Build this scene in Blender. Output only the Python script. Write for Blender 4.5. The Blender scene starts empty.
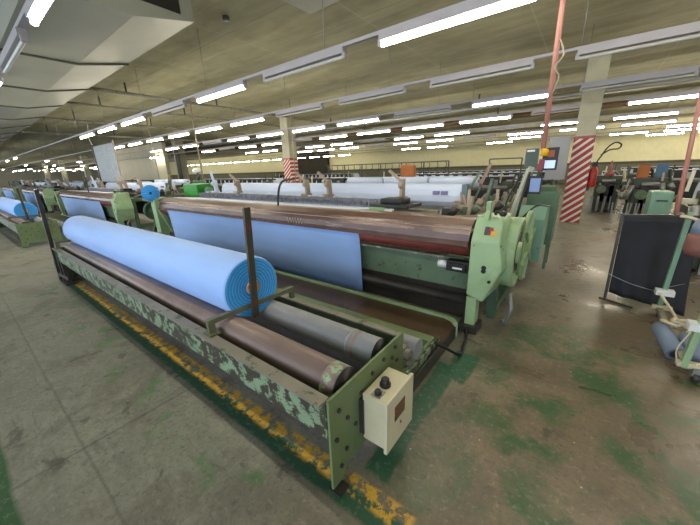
import bpy, bmesh, math, random
from mathutils import Vector, Matrix, Euler
random.seed(7)
S = bpy.context.scene
COL = S.collection
PI = math.pi

# ------------------------------------------------------------------ camera
H = 1.7
cam_data = bpy.data.cameras.new('camera')
cam = bpy.data.objects.new('camera', cam_data)
COL.objects.link(cam)
S.camera = cam
cam_data.sensor_fit = 'HORIZONTAL'
cam_data.sensor_width = 36.0
cam_data.lens = 300.0 / 700.0 * 36.0
cam_data.clip_start = 0.05
cam_data.clip_end = 300
_v1 = Vector((-410.0, -80.5, 300.0)).normalized()
_dn = Vector((40.0, 985.0, 300.0)).normalized()
_dn = (_dn - _v1 * _dn.dot(_v1)).normalized()
_X = -_v1
_Z = -_dn
_Y = _Z.cross(_X)
# rows: world axes written in image axes (right, down, forward)
right = Vector((_X[0], _Y[0], _Z[0]))
down = Vector((_X[1], _Y[1], _Z[1]))
fwd = Vector((_X[2], _Y[2], _Z[2]))
M = Matrix((right, -down, -fwd)).transposed().to_4x4()
M.translation = Vector((0, 0, H))
cam.matrix_world = M

# ------------------------------------------------------------------ world, exposure
S.view_settings.view_transform = 'Standard'
S.view_settings.look = 'None'
S.view_settings.gamma = 1
S.view_settings.use_curve_mapping = False
S.view_settings.exposure = 1.0
S.cycles.use_denoising = True
S.cycles.max_bounces = 7
S.cycles.diffuse_bounces = 4
S.cycles.glossy_bounces = 3
world = bpy.data.worlds.new('daylight')
S.world = world
world.use_nodes = True
bg = world.node_tree.nodes['Background']
bg.inputs[0].default_value = (0.80, 0.90, 1.0, 1)
bg.inputs[1].default_value = 1.7
TUBE_POWER = 31.0


def project(p):
    d = Vector(p) - Vector((0, 0, H))
    x, y, z = d.dot(right), d.dot(down), d.dot(fwd)
    if z < 0.05:
        return None
    return 350 + 300 * x / z, 262.5 + 300 * y / z


def lin(c):
    return tuple((v / 255 / 12.92) if v / 255 <= 0.04045 else ((v / 255 + 0.055) / 1.055) ** 2.4 for v in c)


# ------------------------------------------------------------------ materials
class NT:
    """tiny expression builder for node trees"""
    def __init__(s, name):
        s.m = bpy.data.materials.new(name)
        s.m.use_nodes = True
        s.t = s.m.node_tree
        s.n = s.t.nodes
        s.b = s.n['Principled BSDF']

    def link(s, a, b):
        s.t.links.new(a, b)

    def put(s, sock, v):
        if isinstance(v, (int, float)):
            sock.default_value = v
        elif isinstance(v, (tuple, list)):
            sock.default_value = tuple(v) + ((1,) if len(v) == 3 and len(sock.default_value) == 4 else ())
        else:
            s.link(v, sock)

    def math(s, op, a, b=0.0, clamp=False):
        n = s.n.new('ShaderNodeMath')
        n.operation = op
        n.use_clamp = clamp
        s.put(n.inputs[0], a)
        s.put(n.inputs[1], b)
        return n.outputs[0]

    def coords(s, scale=(1, 1, 1), kind='Object'):
        tc = s.n.new('ShaderNodeTexCoord')
        mp = s.n.new('ShaderNodeMapping')
        mp.inputs['Scale'].default_value = scale
        s.link(tc.outputs[kind], mp.inputs['Vector'])
        return mp.outputs[0]

    def noise(s, vec, scale, detail=4, rough=0.6, dist=0.0):
        n = s.n.new('ShaderNodeTexNoise')
        s.link(vec, n.inputs['Vector'])
        n.inputs['Scale'].default_value = scale
        n.inputs['Detail'].default_value = detail
        n.inputs['Roughness'].default_value = rough
        n.inputs['Distortion'].default_value = dist
        return n.outputs[0]

    def ramp(s, v, a, b):
        n = s.n.new('ShaderNodeMapRange')
        s.put(n.inputs[0], v)
        n.inputs[1].default_value = a
        n.inputs[2].default_value = b
        n.clamp = True
        return n.outputs[0]

    def mix(s, f, a, b):
        n = s.n.new('ShaderNodeMix')
        n.data_type = 'RGBA'
        s.put(n.inputs[0], f)
        s.put(n.inputs[6], a)
        s.put(n.inputs[7], b)
        return n.outputs[2]

    def bump(s, h, strength=0.3, dist=0.01):
        n = s.n.new('ShaderNodeBump')
        n.inputs['Strength'].default_value = strength
        n.inputs['Distance'].default_value = dist
        s.link(h, n.inputs['Height'])
        s.link(n.outputs[0], s.b.inputs['Normal'])

    def fin(s, col, rough=0.5, metal=0.0, spec=None):
        s.put(s.b.inputs['Base Color'], col)
        s.put(s.b.inputs['Roughness'], rough)
        s.put(s.b.inputs['Metallic'], metal)
        if spec is not None:
            s.b.inputs['Specular IOR Level'].default_value = spec
        return s.m


_mats = {}


def paint(name, c, rough=0.5, metal=0.0, var=0.18, scale=3.0, chip=None, chips=0.5, chip_scale=9.0, stretch=(1, 1, 1), grime=0.0):
    """painted or bare surface: broad tone variation, optional chips showing another colour"""
    if name in _mats:
        return _mats[name]
    t = NT(name)
    v = t.coords()
    n = t.noise(v, scale, 5)
    c0 = lin(c)
    dark = tuple(x * (1 - var * 1.6) for x in c0)
    lite = tuple(min(1, x * (1 + var)) for x in c0)
    col = t.mix(t.ramp(n, 0.3, 0.7), dark, lite)
    if grime:
        g = t.noise(t.coords((1, 1, 1)), 1.7, 6, 0.7)
        col = t.mix(t.math('MULTIPLY', t.ramp(g, 0.5, 0.68), grime), col, lin((52, 46, 38)))
    if chip:
        k = t.noise(t.coords(stretch), chip_scale, 6, 0.7)
        col = t.mix(t.ramp(k, chips, chips + 0.03), col, lin(chip))
    _mats[name] = t.fin(col, rough, metal)
    return _mats[name]


def emit(name, c, strength):
    if name in _mats:
        return _mats[name]
    t = NT(name)
    t.b.inputs['Emission Color'].default_value = tuple(lin(c)) + (1,)
    t.b.inputs['Emission Strength'].default_value = strength
    _mats[name] = t.fin(lin(c), 0.4)
    return _mats[name]


def box_mask(t, sx, sy, x0, x1, y0, y1, soft=0.02):
    a = t.ramp(sx, x0 - soft, x0 + soft)
    b = t.ramp(sx, x1 + soft, x1 - soft)
    c = t.ramp(sy, y0 - soft, y0 + soft)
    d = t.ramp(sy, y1 + soft, y1 - soft)
    return t.math('MULTIPLY', t.math('MULTIPLY', a, b), t.math('MULTIPLY', c, d))


def floor_material():
    t = NT('worn_concrete_floor')
    v = t.coords()
    sep = t.n.new('ShaderNodeSeparateXYZ')
    t.link(v, sep.inputs[0])
    x, y = sep.outputs[0], sep.outputs[1]
    wob = t.math('MULTIPLY', t.math('SUBTRACT', t.noise(v, 2.6, 5), 0.5), 0.55)
    wob2 = t.math('MULTIPLY', t.math('SUBTRACT', t.noise(v, 3.7, 5), 0.5), 0.55)
    xw, yw = t.math('ADD', x, wob), t.math('ADD', y, wob2)
    fine = t.noise(v, 9, 8, 0.7)
    broad = t.noise(v, 0.9, 5, 0.6, 0.6)
    cool = t.mix(t.ramp(broad, 0.32, 0.68), lin((106, 108, 98)), lin((142, 142, 127)))
    warm = t.mix(t.ramp(broad, 0.32, 0.68), lin((98, 87, 70)), lin((142, 126, 102)))
    side = t.ramp(t.math('ADD', xw, t.math('MULTIPLY', y, -0.10)), -1.2, -0.4)
    col = t.mix(side, cool, warm)
    # dusty tone grain
    col = t.mix(t.math('MULTIPLY', t.ramp(fine, 0.42, 0.62), 0.30), col, lin((92, 88, 76)))
    # dark oil blotches
    bl = t.noise(v, 4.0, 6, 0.62, 0.5)
    big = t.noise(v, 1.6, 6, 0.62, 0.8)
    col = t.mix(t.math('MULTIPLY', t.ramp(big, 0.50, 0.60), 0.42), col, lin((84, 76, 64)))
    col = t.mix(t.math('MULTIPLY', t.ramp(bl, 0.60, 0.66), 0.6), col, lin((62, 58, 52)))
    bl2 = t.noise(v, 14, 4, 0.6)
    col = t.mix(t.math('MULTIPLY', t.ramp(bl2, 0.64, 0.68), 0.45), col, lin((58, 55, 50)))
    # poured slab joints
    for jx in (-2.35, -5.9, -9.6, -13.4, 2.6):
        j = box_mask(t, t.math('ADD', x, t.math('MULTIPLY', wob, 0.06)), y, jx - 0.012, jx + 0.012, -9, 0.85, 0.006)
        col = t.mix(t.math('MULTIPLY', j, 0.4), col, lin((60, 58, 50)))
    j = box_mask(t, x, t.math('ADD', y, t.math('MULTIPLY', wob2, 0.06)), -30, 9, 0.12, 0.135, 0.006)
    col = t.mix(t.math('MULTIPLY', j, 0.4), col, lin((66, 64, 55)))
    # faded green paint smears on the aisle
    gn = t.noise(v, 2.1, 5, 0.55, 0.3)
    region = box_mask(t, xw, yw, -0.45, 1.6, 0.9, 3.6, 0.35)
    g = t.math('MULTIPLY', t.ramp(gn, 0.475, 0.575), region)
    col = t.mix(t.math('MULTIPLY', g, 0.85), col, lin((40, 90, 46)))
    region = box_mask(t, xw, yw, -7.0, -1.0, 0.45, 0.84, 0.12)
    gn2 = t.noise(v, 3.3, 4, 0.5)
    g = t.math('MULTIPLY', t.ramp(gn2, 0.55, 0.64), region)
    col = t.mix(t.math('MULTIPLY', g, 0.6), col, lin((66, 118, 62)))
    # fresh dark green paint by the end of the winder, the loom foot and on the left
    for (a, b, c, d) in ((-0.79, -0.62, 1.08, 1.48), (-0.80, -0.64, 1.5, 2.35), (-0.72, -0.52, 2.15, 2.60)):
        g = box_mask(t, t.math('ADD', x, t.math('MULTIPLY', wob, 0.25)), t.math('ADD', y, t.math('MULTIPLY', wob2, 0.35)), a, b, c, d, 0.012)
        col = t.mix(t.math('MULTIPLY', g, 0.92), col, lin((28, 88, 62)))
    g = box_mask(t, xw, t.math('ADD', y, t.math('MULTIPLY', wob2, 0.1)), -9, 0, -0.75, -0.20, 0.012)
    col = t.mix(g, col, lin((32, 78, 40)))
    # line on the floor along the winders: green edge, worn yellow over it
    lane = t.noise(v, 7, 6, 0.7)
    gm = t.math('MULTIPLY', box_mask(t, x, t.math('ADD', y, t.math('MULTIPLY', wob2, 0.04)), -7.3, -0.35, 0.84, 0.96, 0.01), t.ramp(lane, 0.30, 0.36))
    col = t.mix(gm, col, lin((40, 84, 62)))
    lane2 = t.noise(v, 11, 6, 0.75)
    ym = t.math('MULTIPLY', box_mask(t, x, t.math('ADD', y, t.math('MULTIPLY', wob2, 0.05)), -7.1, -0.42, 0.915, 1.03, 0.012), t.ramp(lane2, 0.53, 0.48))
    col = t.mix(ym, col, lin((206, 160, 52)))
    # shade below the winder, painted into the concrete as a grey-lilac tint
    um = box_mask(t, x, y, -40, -0.8, 1.07, 1.9, 0.02)
    col = t.mix(t.math('MULTIPLY', um, 0.7), col, lin((120, 116, 118)))
    grit = t.noise(v, 38, 4, 0.75)
    col = t.mix(t.math('MULTIPLY', t.ramp(grit, 0.50, 0.66), 0.40), col, lin((66, 62, 54)))
    grit2 = t.noise(v, 23, 5, 0.75)
    col = t.mix(t.math('MULTIPLY', t.ramp(grit2, 0.54, 0.68), 0.30), col, lin((176, 170, 152)))
    scr = t.noise(t.coords((1.2, 7, 1)), 3.2, 5, 0.7, 0.6)
    col = t.mix(t.math('MULTIPLY', t.ramp(scr, 0.60, 0.66), 0.35), col, lin((74, 68, 58)))
    # small white specks of lint
    vor = t.n.new('ShaderNodeTexVoronoi')
    vor.inputs['Scale'].default_value = 5.5
    t.link(v, vor.inputs['Vector'])
    col = t.mix(t.ramp(vor.outputs['Distance'], 0.035, 0.02), col, lin((190, 188, 180)))
    t.bump(fine, 0.12, 0.01)
    rough = t.math('ADD', t.math('ADD', 0.20, t.math('MULTIPLY', t.math('SUBTRACT', 1.0, side), 0.24)), t.math('MULTIPLY', t.ramp(broad, 0.35, 0.65), 0.32))
    return t.fin(col, rough)


def ceiling_material():
    t = NT('board_marked_concrete_ceiling')
    v = t.coords((0.35, 1.6, 1))
    n = t.noise(v, 1.6, 6, 0.65, 0.3)
    col = t.mix(t.ramp(n, 0.3, 0.7), lin((138, 134, 104)), lin((172, 167, 136)))
    n2 = t.noise(t.coords(), 1.1, 5, 0.6)
    col = t.mix(t.math('MULTIPLY', t.ramp(n2, 0.5, 0.7), 0.35), col, lin((104, 101, 80)))
    sep = t.n.new('ShaderNodeSeparateXYZ')
    t.link(t.coords(), sep.inputs[0])
    fy = t.math('FRACT', t.math('MULTIPLY', sep.outputs[1], 1 / 1.25))
    seam = t.ramp(t.math('ABSOLUTE', t.math('SUBTRACT', fy, 0.5)), 0.014, 0.006)
    col = t.mix(t.math('MULTIPLY', seam, 0.35), col, lin((80, 76, 58)))
    fx = t.math('FRACT', t.math('MULTIPLY', sep.outputs[0], 1 / 2.6))
    seam = t.ramp(t.math('ABSOLUTE', t.math('SUBTRACT', fx, 0.5)), 0.008, 0.003)
    col = t.mix(t.math('MULTIPLY', seam, 0.4), col, lin((186, 182, 150)))
    return t.fin(col, 0.8)


def stripe_material(name, w=0.20, ang=0.85):
    t = NT(name)
    sep = t.n.new('ShaderNodeSeparateXYZ')
    t.link(t.coords(), sep.inputs[0])
    s = t.math('SUBTRACT', t.math('ADD', sep.outputs[2], t.math('MULTIPLY', sep.outputs[1], 0.0)),
               t.math('MULTIPLY', sep.outputs[0], ang))
    f = t.math('FRACT', t.math('MULTIPLY', s, 1 / w))
    m = t.math('GREATER_THAN', f, 0.60)
    n = t.noise(t.coords(), 6, 4)
    red = t.mix(n, lin((138, 44, 50)), lin((172, 66, 66)))
    return t.fin(t.mix(m, red, lin((226, 216, 208))), 0.6)


def roll_end_material():
    t = NT('layered_fabric_edge')
    tc = t.coords()
    sep = t.n.new('ShaderNodeSeparateXYZ')
    t.link(tc, sep.inputs[0])
    r = t.math('SQRT', t.math('ADD', t.math('POWER', sep.outputs[1], 2), t.math('POWER', sep.outputs[2], 2)))
    nn = t.noise(tc, 30, 3)
    f = t.math('FRACT', t.math('ADD', t.math('MULTIPLY', r, 42), t.math('MULTIPLY', nn, 0.8)))
    col = t.mix(t.ramp(f, 0.2, 0.8), lin((34, 128, 212)), lin((74, 170, 240)))
    t.bump(f, 0.5, 0.004)
    return t.fin(col, 0.8)


def cloth_material(name, c, weave=260):
    t = NT(name)
    w = t.n.new('ShaderNodeTexWave')
    w.inputs['Scale'].default_value = weave / 6
    t.link(t.coords(), w.inputs['Vector'])
    n = t.noise(t.coords((0.5, 3, 3)), 2.0, 3)
    c0 = lin(c)
    col = t.mix(t.ramp(n, 0.3, 0.7), tuple(x * 0.93 for x in c0), tuple(min(1, x * 1.05) for x in c0))
    t.b.inputs['Sheen Weight'].default_value = 0.15
    return t.fin(col, 0.75)


GREEN = paint('pale_green_machine_paint', (152, 180, 138), 0.45, chip=(100, 104, 80), chips=0.66, var=0.08, grime=0.35)
GREEN_CHIP = paint('chipped_green_rail_paint', (132, 154, 126), 0.5, chip=(60, 56, 47), chips=0.475, chip_scale=9, stretch=(1.3, 1, 1.4), var=0.10, grime=0.3)
GREEN_PLATE = paint('dull_green_plate_paint', (112, 130, 90), 0.5, chip=(146, 128, 90), chips=0.63, var=0.10, grime=0.45, chip_scale=14)
GREEN_FLAT = paint('worn_green_flange_paint', (128, 124, 112), 0.5, chip=(78, 84, 60), chips=0.58, var=0.15, chip_scale=8)
GREEN_GREY = paint('faded_grey_green_paint', (96, 118, 96), 0.5, chip=(70, 66, 56), chips=0.60, var=0.12, grime=0.5)
GREEN_DARK = paint('dark_green_machine_paint', (74, 104, 80), 0.5, var=0.15, grime=0.4)
GREEN_TURQ = paint('turquoise_cabinet_paint', (114, 152, 130), 0.5, var=0.08, chip=(84, 110, 92), chips=0.68)
DARK = paint('dark_oily_steel', (64, 60, 57), 0.42, 0.2, var=0.25)
BLACK = paint('black_machine_part', (24, 24, 25), 0.5, var=0.2)
BROWN_ROLL = paint('worn_brown_roller', (136, 118, 114), 0.38, 0.1, var=0.12, scale=2.2, stretch=(0.4, 2, 2), chip=(140, 124, 118), chips=0.66, chip_scale=4, grime=0.3)
GREY_ROLL = paint('grey_rubber_roller', (150, 153, 160), 0.42, 0.1, var=0.10, scale=3.0, grime=0.15)
BEAM = paint('brown_oiled_beam', (100, 80, 78), 0.26, 0.2, var=0.16, scale=2.2, stretch=(0.3, 3, 3), chip=(132, 116, 118), chips=0.60, chip_scale=5)
BEAM_TOP = paint('rubbed_brown_beam_top', (106, 82, 70), 0.45, 0.1, var=0.2, scale=3, chip=(92, 54, 46), chips=0.58, chip_scale=4, stretch=(0.3, 3, 3))
RED_ROLL = paint('dark_red_roller', (122, 52, 46), 0.5, 0.1, var=0.2, chip=(84, 40, 40), chips=0.6)
OILY = paint('oily_brown_tray', (82, 62, 44), 0.38, 0.1, var=0.25, scale=1.6, chip=(58, 48, 38), chips=0.6, chip_scale=2.5)
STEEL = paint('grey_steel', (140, 142, 142), 0.4, 0.5, var=0.1)
CREAM = paint('cream_enamel', (206, 200, 172), 0.4, var=0.05, chip=(150, 138, 106), chips=0.69, chip_scale=16, grime=0.12)
WHITE = paint('white_plastic', (220, 222, 224), 0.5, var=0.03)
PINK = paint('dusty_pink_pipe_paint', (190, 132, 120), 0.5, var=0.06)
PINK_D = paint('rubbed_red_pipe_paint', (150, 84, 76), 0.5, var=0.15)
ORANGE = paint('orange_brown_crate', (172, 100, 44), 0.6, var=0.1)
TAN = paint('tan_lint_covered_arm', (160, 144, 128), 0.7, var=0.15)
CARD = paint('cardboard_core', (178, 140, 104), 0.8, var=0.08)
YARN = paint('raw_yarn', (206, 194, 166), 0.9, var=0.08)
TRUNK = paint('grey_lilac_trunking', (168, 164, 170), 0.45, 0.1, var=0.05)
CONC = paint('painted_concrete_column', (176, 174, 154), 0.8, var=0.08, grime=0.15)
YWALL = paint('yellow_wall_paint', (242, 236, 194), 0.7, var=0.04)
CWALL = paint('cream_wall_paint', (222, 212, 184), 0.8, var=0.05, grime=0.1)
DADO = paint('grey_green_dado', (112, 112, 94), 0.7, var=0.1)
DUCT = paint('dull_galvanised_duct', (152, 154, 144), 0.5, 0.25, var=0.06, scale=0.8)
WARP = cloth_material('white_warp_sheet', (206, 216, 238))
BLUE = cloth_material('pale_blue_cloth', (152, 188, 250))
BLUE_END = roll_end_material()
STRIPE = stripe_material('red_white_hazard_stripes')
TUBE_ON = emit('lit_fluorescent_glass', (255, 246, 222), TUBE_POWER)
TUBE_OFF = paint('unlit_fluorescent_glass', (190, 190, 186), 0.3, var=0.02)
SCREEN = emit('lit_display', (100, 118, 160), 0.25)
SCREEN_W = emit('lit_white_display', (170, 190, 235), 0.4)
AMBER = emit('amber_lamp', (200, 150, 16), 0.15)
BLUEP = paint('blue_grey_plastic_tube', (116, 130, 152), 0.5, var=0.08)


# ------------------------------------------------------------------ mesh builder
class MB:
    def __init__(s):
        s.bm = bmesh.new()
        s.mi = 0

    def _f(s, vs, smooth=False):
        try:
            f = s.bm.faces.new(vs)
            f.material_index = s.mi
            f.smooth = smooth
        except ValueError:
            pass

    def box(s, x0, x1, y0, y1, z0, z1, bevel=0.0):
        r = bmesh.ops.create_cube(s.bm, size=1)
        vs = r['verts']
        for v in vs:
            v.co = Vector(((x0 + x1) / 2 + v.co.x * (x1 - x0), (y0 + y1) / 2 + v.co.y * (y1 - y0), (z0 + z1) / 2 + v.co.z * (z1 - z0)))
        fs = {f for v in vs for f in v.link_faces}
        for f in fs:
            f.material_index = s.mi
        if bevel:
            es = list({e for v in vs for e in v.link_edges})
            bmesh.ops.bevel(s.bm, geom=es, offset=bevel, segments=2, profile=0.7, affect='EDGES', clamp_overlap=True)
        return s

    def bar(s, p, q, w, h=None, up=(0, 0, 1)):
        """rectangular bar from p to q"""
        h = h or w
        p, q = Vector(p), Vector(q)
        d = (q - p).normalized()
        u = Vector(up)
        if abs(d.dot(u)) > 0.98:
            u = Vector((1, 0, 0))
        a = d.cross(u).normalized()
        b = a.cross(d).normalized()
        vs = []
        for c in (p, q):
            for (i, j) in ((-1, -1), (1, -1), (1, 1), (-1, 1)):
                vs.append(s.bm.verts.new(c + a * i * w / 2 + b * j * h / 2))
        s._f(vs[0:4][::-1])
        s._f(vs[4:8])
        for i in range(4):
            k = (i + 1) % 4
            s._f((vs[i], vs[k], vs[4 + k], vs[4 + i]))
        return s

    def cyl(s, p, q, r, r2=None, n=24, caps=True):
        r2 = r if r2 is None else r2
        p, q = Vector(p), Vector(q)
        d = (q - p).normalized()
        u = Vector((0, 0, 1)) if abs(d.z) < 0.9 else Vector((1, 0, 0))
        a = d.cross(u).normalized()
        b = a.cross(d).normalized()
        A, B = [], []
        for i in range(n):
            t = 2 * PI * i / n
            o = a * math.cos(t) + b * math.sin(t)
            A.append(s.bm.verts.new(p + o * r))
            B.append(s.bm.verts.new(q + o * r2))
        for i in range(n):
            k = (i + 1) % n
            s._f((A[i], A[k], B[k], B[i]), True)
        if caps:
            s._f(A[::-1])
            s._f(B)
        return s

    def lathe(s, p, axis, prof, n=32):
        """prof: list of (distance along axis, radius)"""
        p, d = Vector(p), Vector(axis).normalized()
        u = Vector((0, 0, 1)) if abs(d.z) < 0.9 else Vector((1, 0, 0))
        a = d.cross(u).normalized()
        b = a.cross(d).normalized()
        rings = []
        for (t, r) in prof:
            rings.append([s.bm.verts.new(p + d * t + (a * math.cos(2 * PI * i / n) + b * math.sin(2 * PI * i / n)) * max(r, 1e-4)) for i in range(n)])
        for A, B in zip(rings, rings[1:]):
            for i in range(n):
                k = (i + 1) % n
                s._f((A[i], A[k], B[k], B[i]), True)
        s._f(rings[0][::-1])
        s._f(rings[-1])
        return s

    def prism(s, pts, axis, a0, a1):
        """polygon in the plane across axis ('x': pts=(y,z); 'y': pts=(x,z); 'z': pts=(x,y)) extruded a0..a1"""
        def P(c, t):
            return Vector((t, c[0], c[1])) if axis == 'x' else Vector((c[0], t, c[1])) if axis == 'y' else Vector((c[0], c[1], t))
        A = [s.bm.verts.new(P(c, a0)) for c in pts]
        B = [s.bm.verts.new(P(c, a1)) for c in pts]
        s._f(A)
        s._f(B[::-1])
        n = len(pts)
        for i in range(n):
            k = (i + 1) % n
            s._f((A[k], A[i], B[i], B[k]))
        return s

    def tube(s, pts, r, n=8):
        pts = [Vector(p) for p in pts]
        if len(pts) > 2:   # smooth the path
            out = []
            P = [pts[0]] + pts + [pts[-1]]
            for i in range(1, len(P) - 2):
                for k in range(5):
                    t = k / 5
                    p0, p1, p2, p3 = P[i - 1], P[i], P[i + 1], P[i + 2]
                    out.append(0.5 * ((2 * p1) + (p2 - p0) * t + (2 * p0 - 5 * p1 + 4 * p2 - p3) * t * t + (3 * p1 - p0 - 3 * p2 + p3) * t ** 3))
            out.append(pts[-1])
            pts = out
        rings = []
        prev = None
        for i, p in enumerate(pts):
            d = (pts[min(i + 1, len(pts) - 1)] - pts[max(i - 1, 0)]).normalized()
            if prev is None:
                u = Vector((0, 0, 1)) if abs(d.z) < 0.9 else Vector((1, 0, 0))
                a = d.cross(u).normalized()
            else:
                a = (prev - d * prev.dot(d)).normalized()
            prev = a
            b = a.cross(d)
            rings.append([s.bm.verts.new(p + (a * math.cos(2 * PI * k / n) + b * math.sin(2 * PI * k / n)) * r) for k in range(n)])
        for A, B in zip(rings, rings[1:]):
            for i in range(n):
                k = (i + 1) % n
                s._f((A[i], A[k], B[k], B[i]), True)
        s._f(rings[0][::-1])
        s._f(rings[-1])
        return s

    def build(s, name, mat, parent=None, mats=None):
        bmesh.ops.recalc_face_normals(s.bm, faces=s.bm.faces)
        me = bpy.data.meshes.new(name)
        s.bm.to_mesh(me)
        s.bm.free()
        for m in (mats or [mat]):
            me.materials.append(m)
        o = bpy.data.objects.new(name, me)
        COL.objects.link(o)
        if parent:
            o.parent = parent
        return o


def tag(o, label, cat, group=None, kind=None):
    if label:
        o['label'] = label
    if cat:
        o['category'] = cat
    if group:
        o['group'] = group
    if kind:
        o['kind'] = kind
    return o


def thing(name, label, cat, loc=(0, 0, 0), group=None, rz=0):
    o = bpy.data.objects.new(name, None)
    o.empty_display_size = 0.1
    COL.objects.link(o)
    o.location = loc
    o.rotation_euler = (0, 0, rz)
    return tag(o, label, cat, group)


def structure(o):
    o['kind'] = 'structure'
    return o


def copy_tree(o, parent=None):
    c = o.copy()
    COL.objects.link(c)
    c.parent = parent
    for ch in list(o.children):
        copy_tree(ch, c)
    return c


def solo(mb, name, mat, label, cat, loc=(0, 0, 0), group=None):
    o = mb.build(name, mat)
    o.location = loc
    return tag(o, label, cat, group)


# ================================================================== SETTING
CEIL = 4.45
XW, XE, YB = -118.0, 11.0, 32.0
structure(MB().box(XW - .3, XE + .3, -7, YB + .3, -0.2, 0).build('floor', floor_material()))
structure(MB().box(XW - .3, XE + .3, -7, YB + .3, CEIL, CEIL + 0.25).build('ceiling', ceiling_material()))
w = MB().box(XW, XE, YB, YB + .25, 0, CEIL)
structure(w.build('wall_back', YWALL))
structure(MB().box(XW - .25, XW, -7, YB, 0, CEIL).build('wall_left', CWALL))
structure(MB().box(XE, XE + .25, -7, YB, 0, CEIL).build('wall_right', CWALL))
structure(MB().box(XW, XE, YB - .06, YB, 0, 1.45).build('trim_1', DADO))
structure(MB().box(XW, XE, YB - .12, YB - .06, 1.45, 1.62).build('trim_2', paint('dark_skirting', (84, 84, 70), 0.7)))
# office block on the left in front of the back wall, with its dado
structure(MB().box(-46.5, -30.2, 12.6, 12.9, 0, CEIL).build('wall_office', CWALL))
structure(MB().box(-46.5, -30.15, 12.52, 12.6, 0, 1.25).build('trim_3', DADO))
# dark recess in the back wall behind the striped column
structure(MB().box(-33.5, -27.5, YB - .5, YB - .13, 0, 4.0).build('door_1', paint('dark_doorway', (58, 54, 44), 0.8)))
# ceiling beams running along and across
k = 4
for (y, h, wd) in ((19.5, 0.30, 0.3), (26.5, 0.30, 0.3)):
    structure(MB().box(XW, XE, y - wd / 2, y + wd / 2, CEIL - h, CEIL).build('trim_%d' % k, CONC))
    k += 1

# columns ----------------------------------------------------------------
def column(x, y, label, wd=0.46, dark=False, stripe=True):
    t = thing('column', label, 'column', (x, y, 0), 'concrete columns of the hall')
    MB().box(-wd / 2, wd / 2, -wd / 2, wd / 2, 0, CEIL, 0.01).build('shaft', CONC, t)
    if stripe:
        MB().box(-wd / 2 - .006, wd / 2 + .006, -wd / 2 - .006, wd / 2 + .006, 0.0, 2.36).build('striped_band', STRIPE, t)
        MB().box(-wd / 2 - .009, wd / 2 + .009, -wd / 2 - .009, wd / 2 + .009, 2.30, 2.37).build('red_edge_band', PINK_D, t)
    return t


column(-0.2, 11.15, 'grey column with red and white hazard stripes, nearest on the right')
column(-13.2, 12.0, 'slimmer looking striped column further off behind the long loom', 0.55)
column(-29.0, 13.4, 'dark faced column standing by the cream office wall', 0.7, stripe=False)
for x_, y_, l_ in ((-54.0, 12.4, 'pale column far down the left side, nearest of the far ones'), (-67.0, 12.4, 'pale column far down the left side, middle of the far ones'), (-80.0, 12.4, 'pale column far down the left side, furthest one')):
    column(x_, y_, l_, .6, stripe=False)
solo(MB().box(-0.36, 0.36, -0.03, 0, 0, 3.9), 'dark_board', paint('dark_brown_board', (58, 48, 38), 0.7),
     'tall dark board fixed to the face of the column by the cream wall', 'board', (-28.6, 13.0, 0.0))

# duct -------------------------------------------------------------------
duct = thing('air_duct', 'huge grey sheet metal air duct under the ceiling at upper left', 'duct')
DX0, DX1 = -45.0, -5.3
MB().prism([(1.15, 3.8), (2.19, 3.8), (3.05, 3.98), (3.05, CEIL - .01), (1.15, CEIL - .01)], 'x', DX0, DX1).build('duct_body', DUCT, duct)
for i, xx in enumerate([-8.15 - 2.95 * i for i in range(12)]):
    m = MB()
    m.bar((xx, 1.13, 3.785), (xx, 2.19, 3.785), 0.05, 0.03)
    m.bar((xx, 2.19, 3.785), (xx, 3.06, 3.965), 0.05, 0.03)
    m.build('flange_band', paint('dark_band', (70, 70, 60), 0.6), duct)
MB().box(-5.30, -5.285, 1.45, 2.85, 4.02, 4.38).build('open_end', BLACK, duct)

# pipes across the ceiling -------------------------------------------------
for i, (x, z, r_, lab) in enumerate([(-11.8, 4.15, .045, 'nearest thin pipe crossing under the ceiling past the duct'),
                        (-14.4, 4.15, .035, 'second thin pipe crossing under the ceiling past the duct'),
                        (-18.0, 4.05, .05, 'third thin pipe crossing under the ceiling past the duct'),
                        (-23.5, 4.05, .06, 'fourth thin pipe crossing under the ceiling past the duct')]):
    p = thing('ceiling_pipe', lab, 'pipe', (x, 0, 0), 'pipes crossing under the ceiling')
    MB().cyl((0, 3.2, z), (0, 30, z), r_, n=10).build('pipe', GREEN_FLAT, p)
    for yy in (4.2, 7.2, 10.5):
        MB().box(-.02, .02, yy - .02, yy + .02, z, CEIL).build('hanger', DARK, p)
for (y, z, r_, lab) in [(14.2, 3.95, .10, 'fat grey pipe running lengthwise under the ceiling, nearer one'), (17.6, 3.9, .12, 'fat brown pipe running lengthwise under the ceiling behind the grey one')]:
    p = thing('ceiling_pipe', lab, 'pipe', (0, y, 0), 'pipes running lengthwise under the ceiling')
    MB().cyl((-40, 0, z), (10.9, 0, z), r_, n=12).build('pipe', STEEL if y < 15 else paint('brown_pipe', (88, 66, 42), .6), p)
    for xx in (-24, -12, -4, 4):
        MB().box(xx - .03, xx + .03, -.03, .03, z, CEIL).build('hanger', DARK, p)
solo(MB().box(-.55, .55, -.5, .5, -.06, 0, .01), 'ceiling_panel', DUCT, 'pale square panel set on the ceiling at the top edge', 'panel', (-3.9, 4.3, CEIL))
sp = solo(MB().cyl((0, 0, 0), (0, 0, -.08), .06), 'junction_box', DARK, 'small dark junction box on the ceiling past the duct end', 'junction box', (-5.75, 3.95, CEIL))

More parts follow.
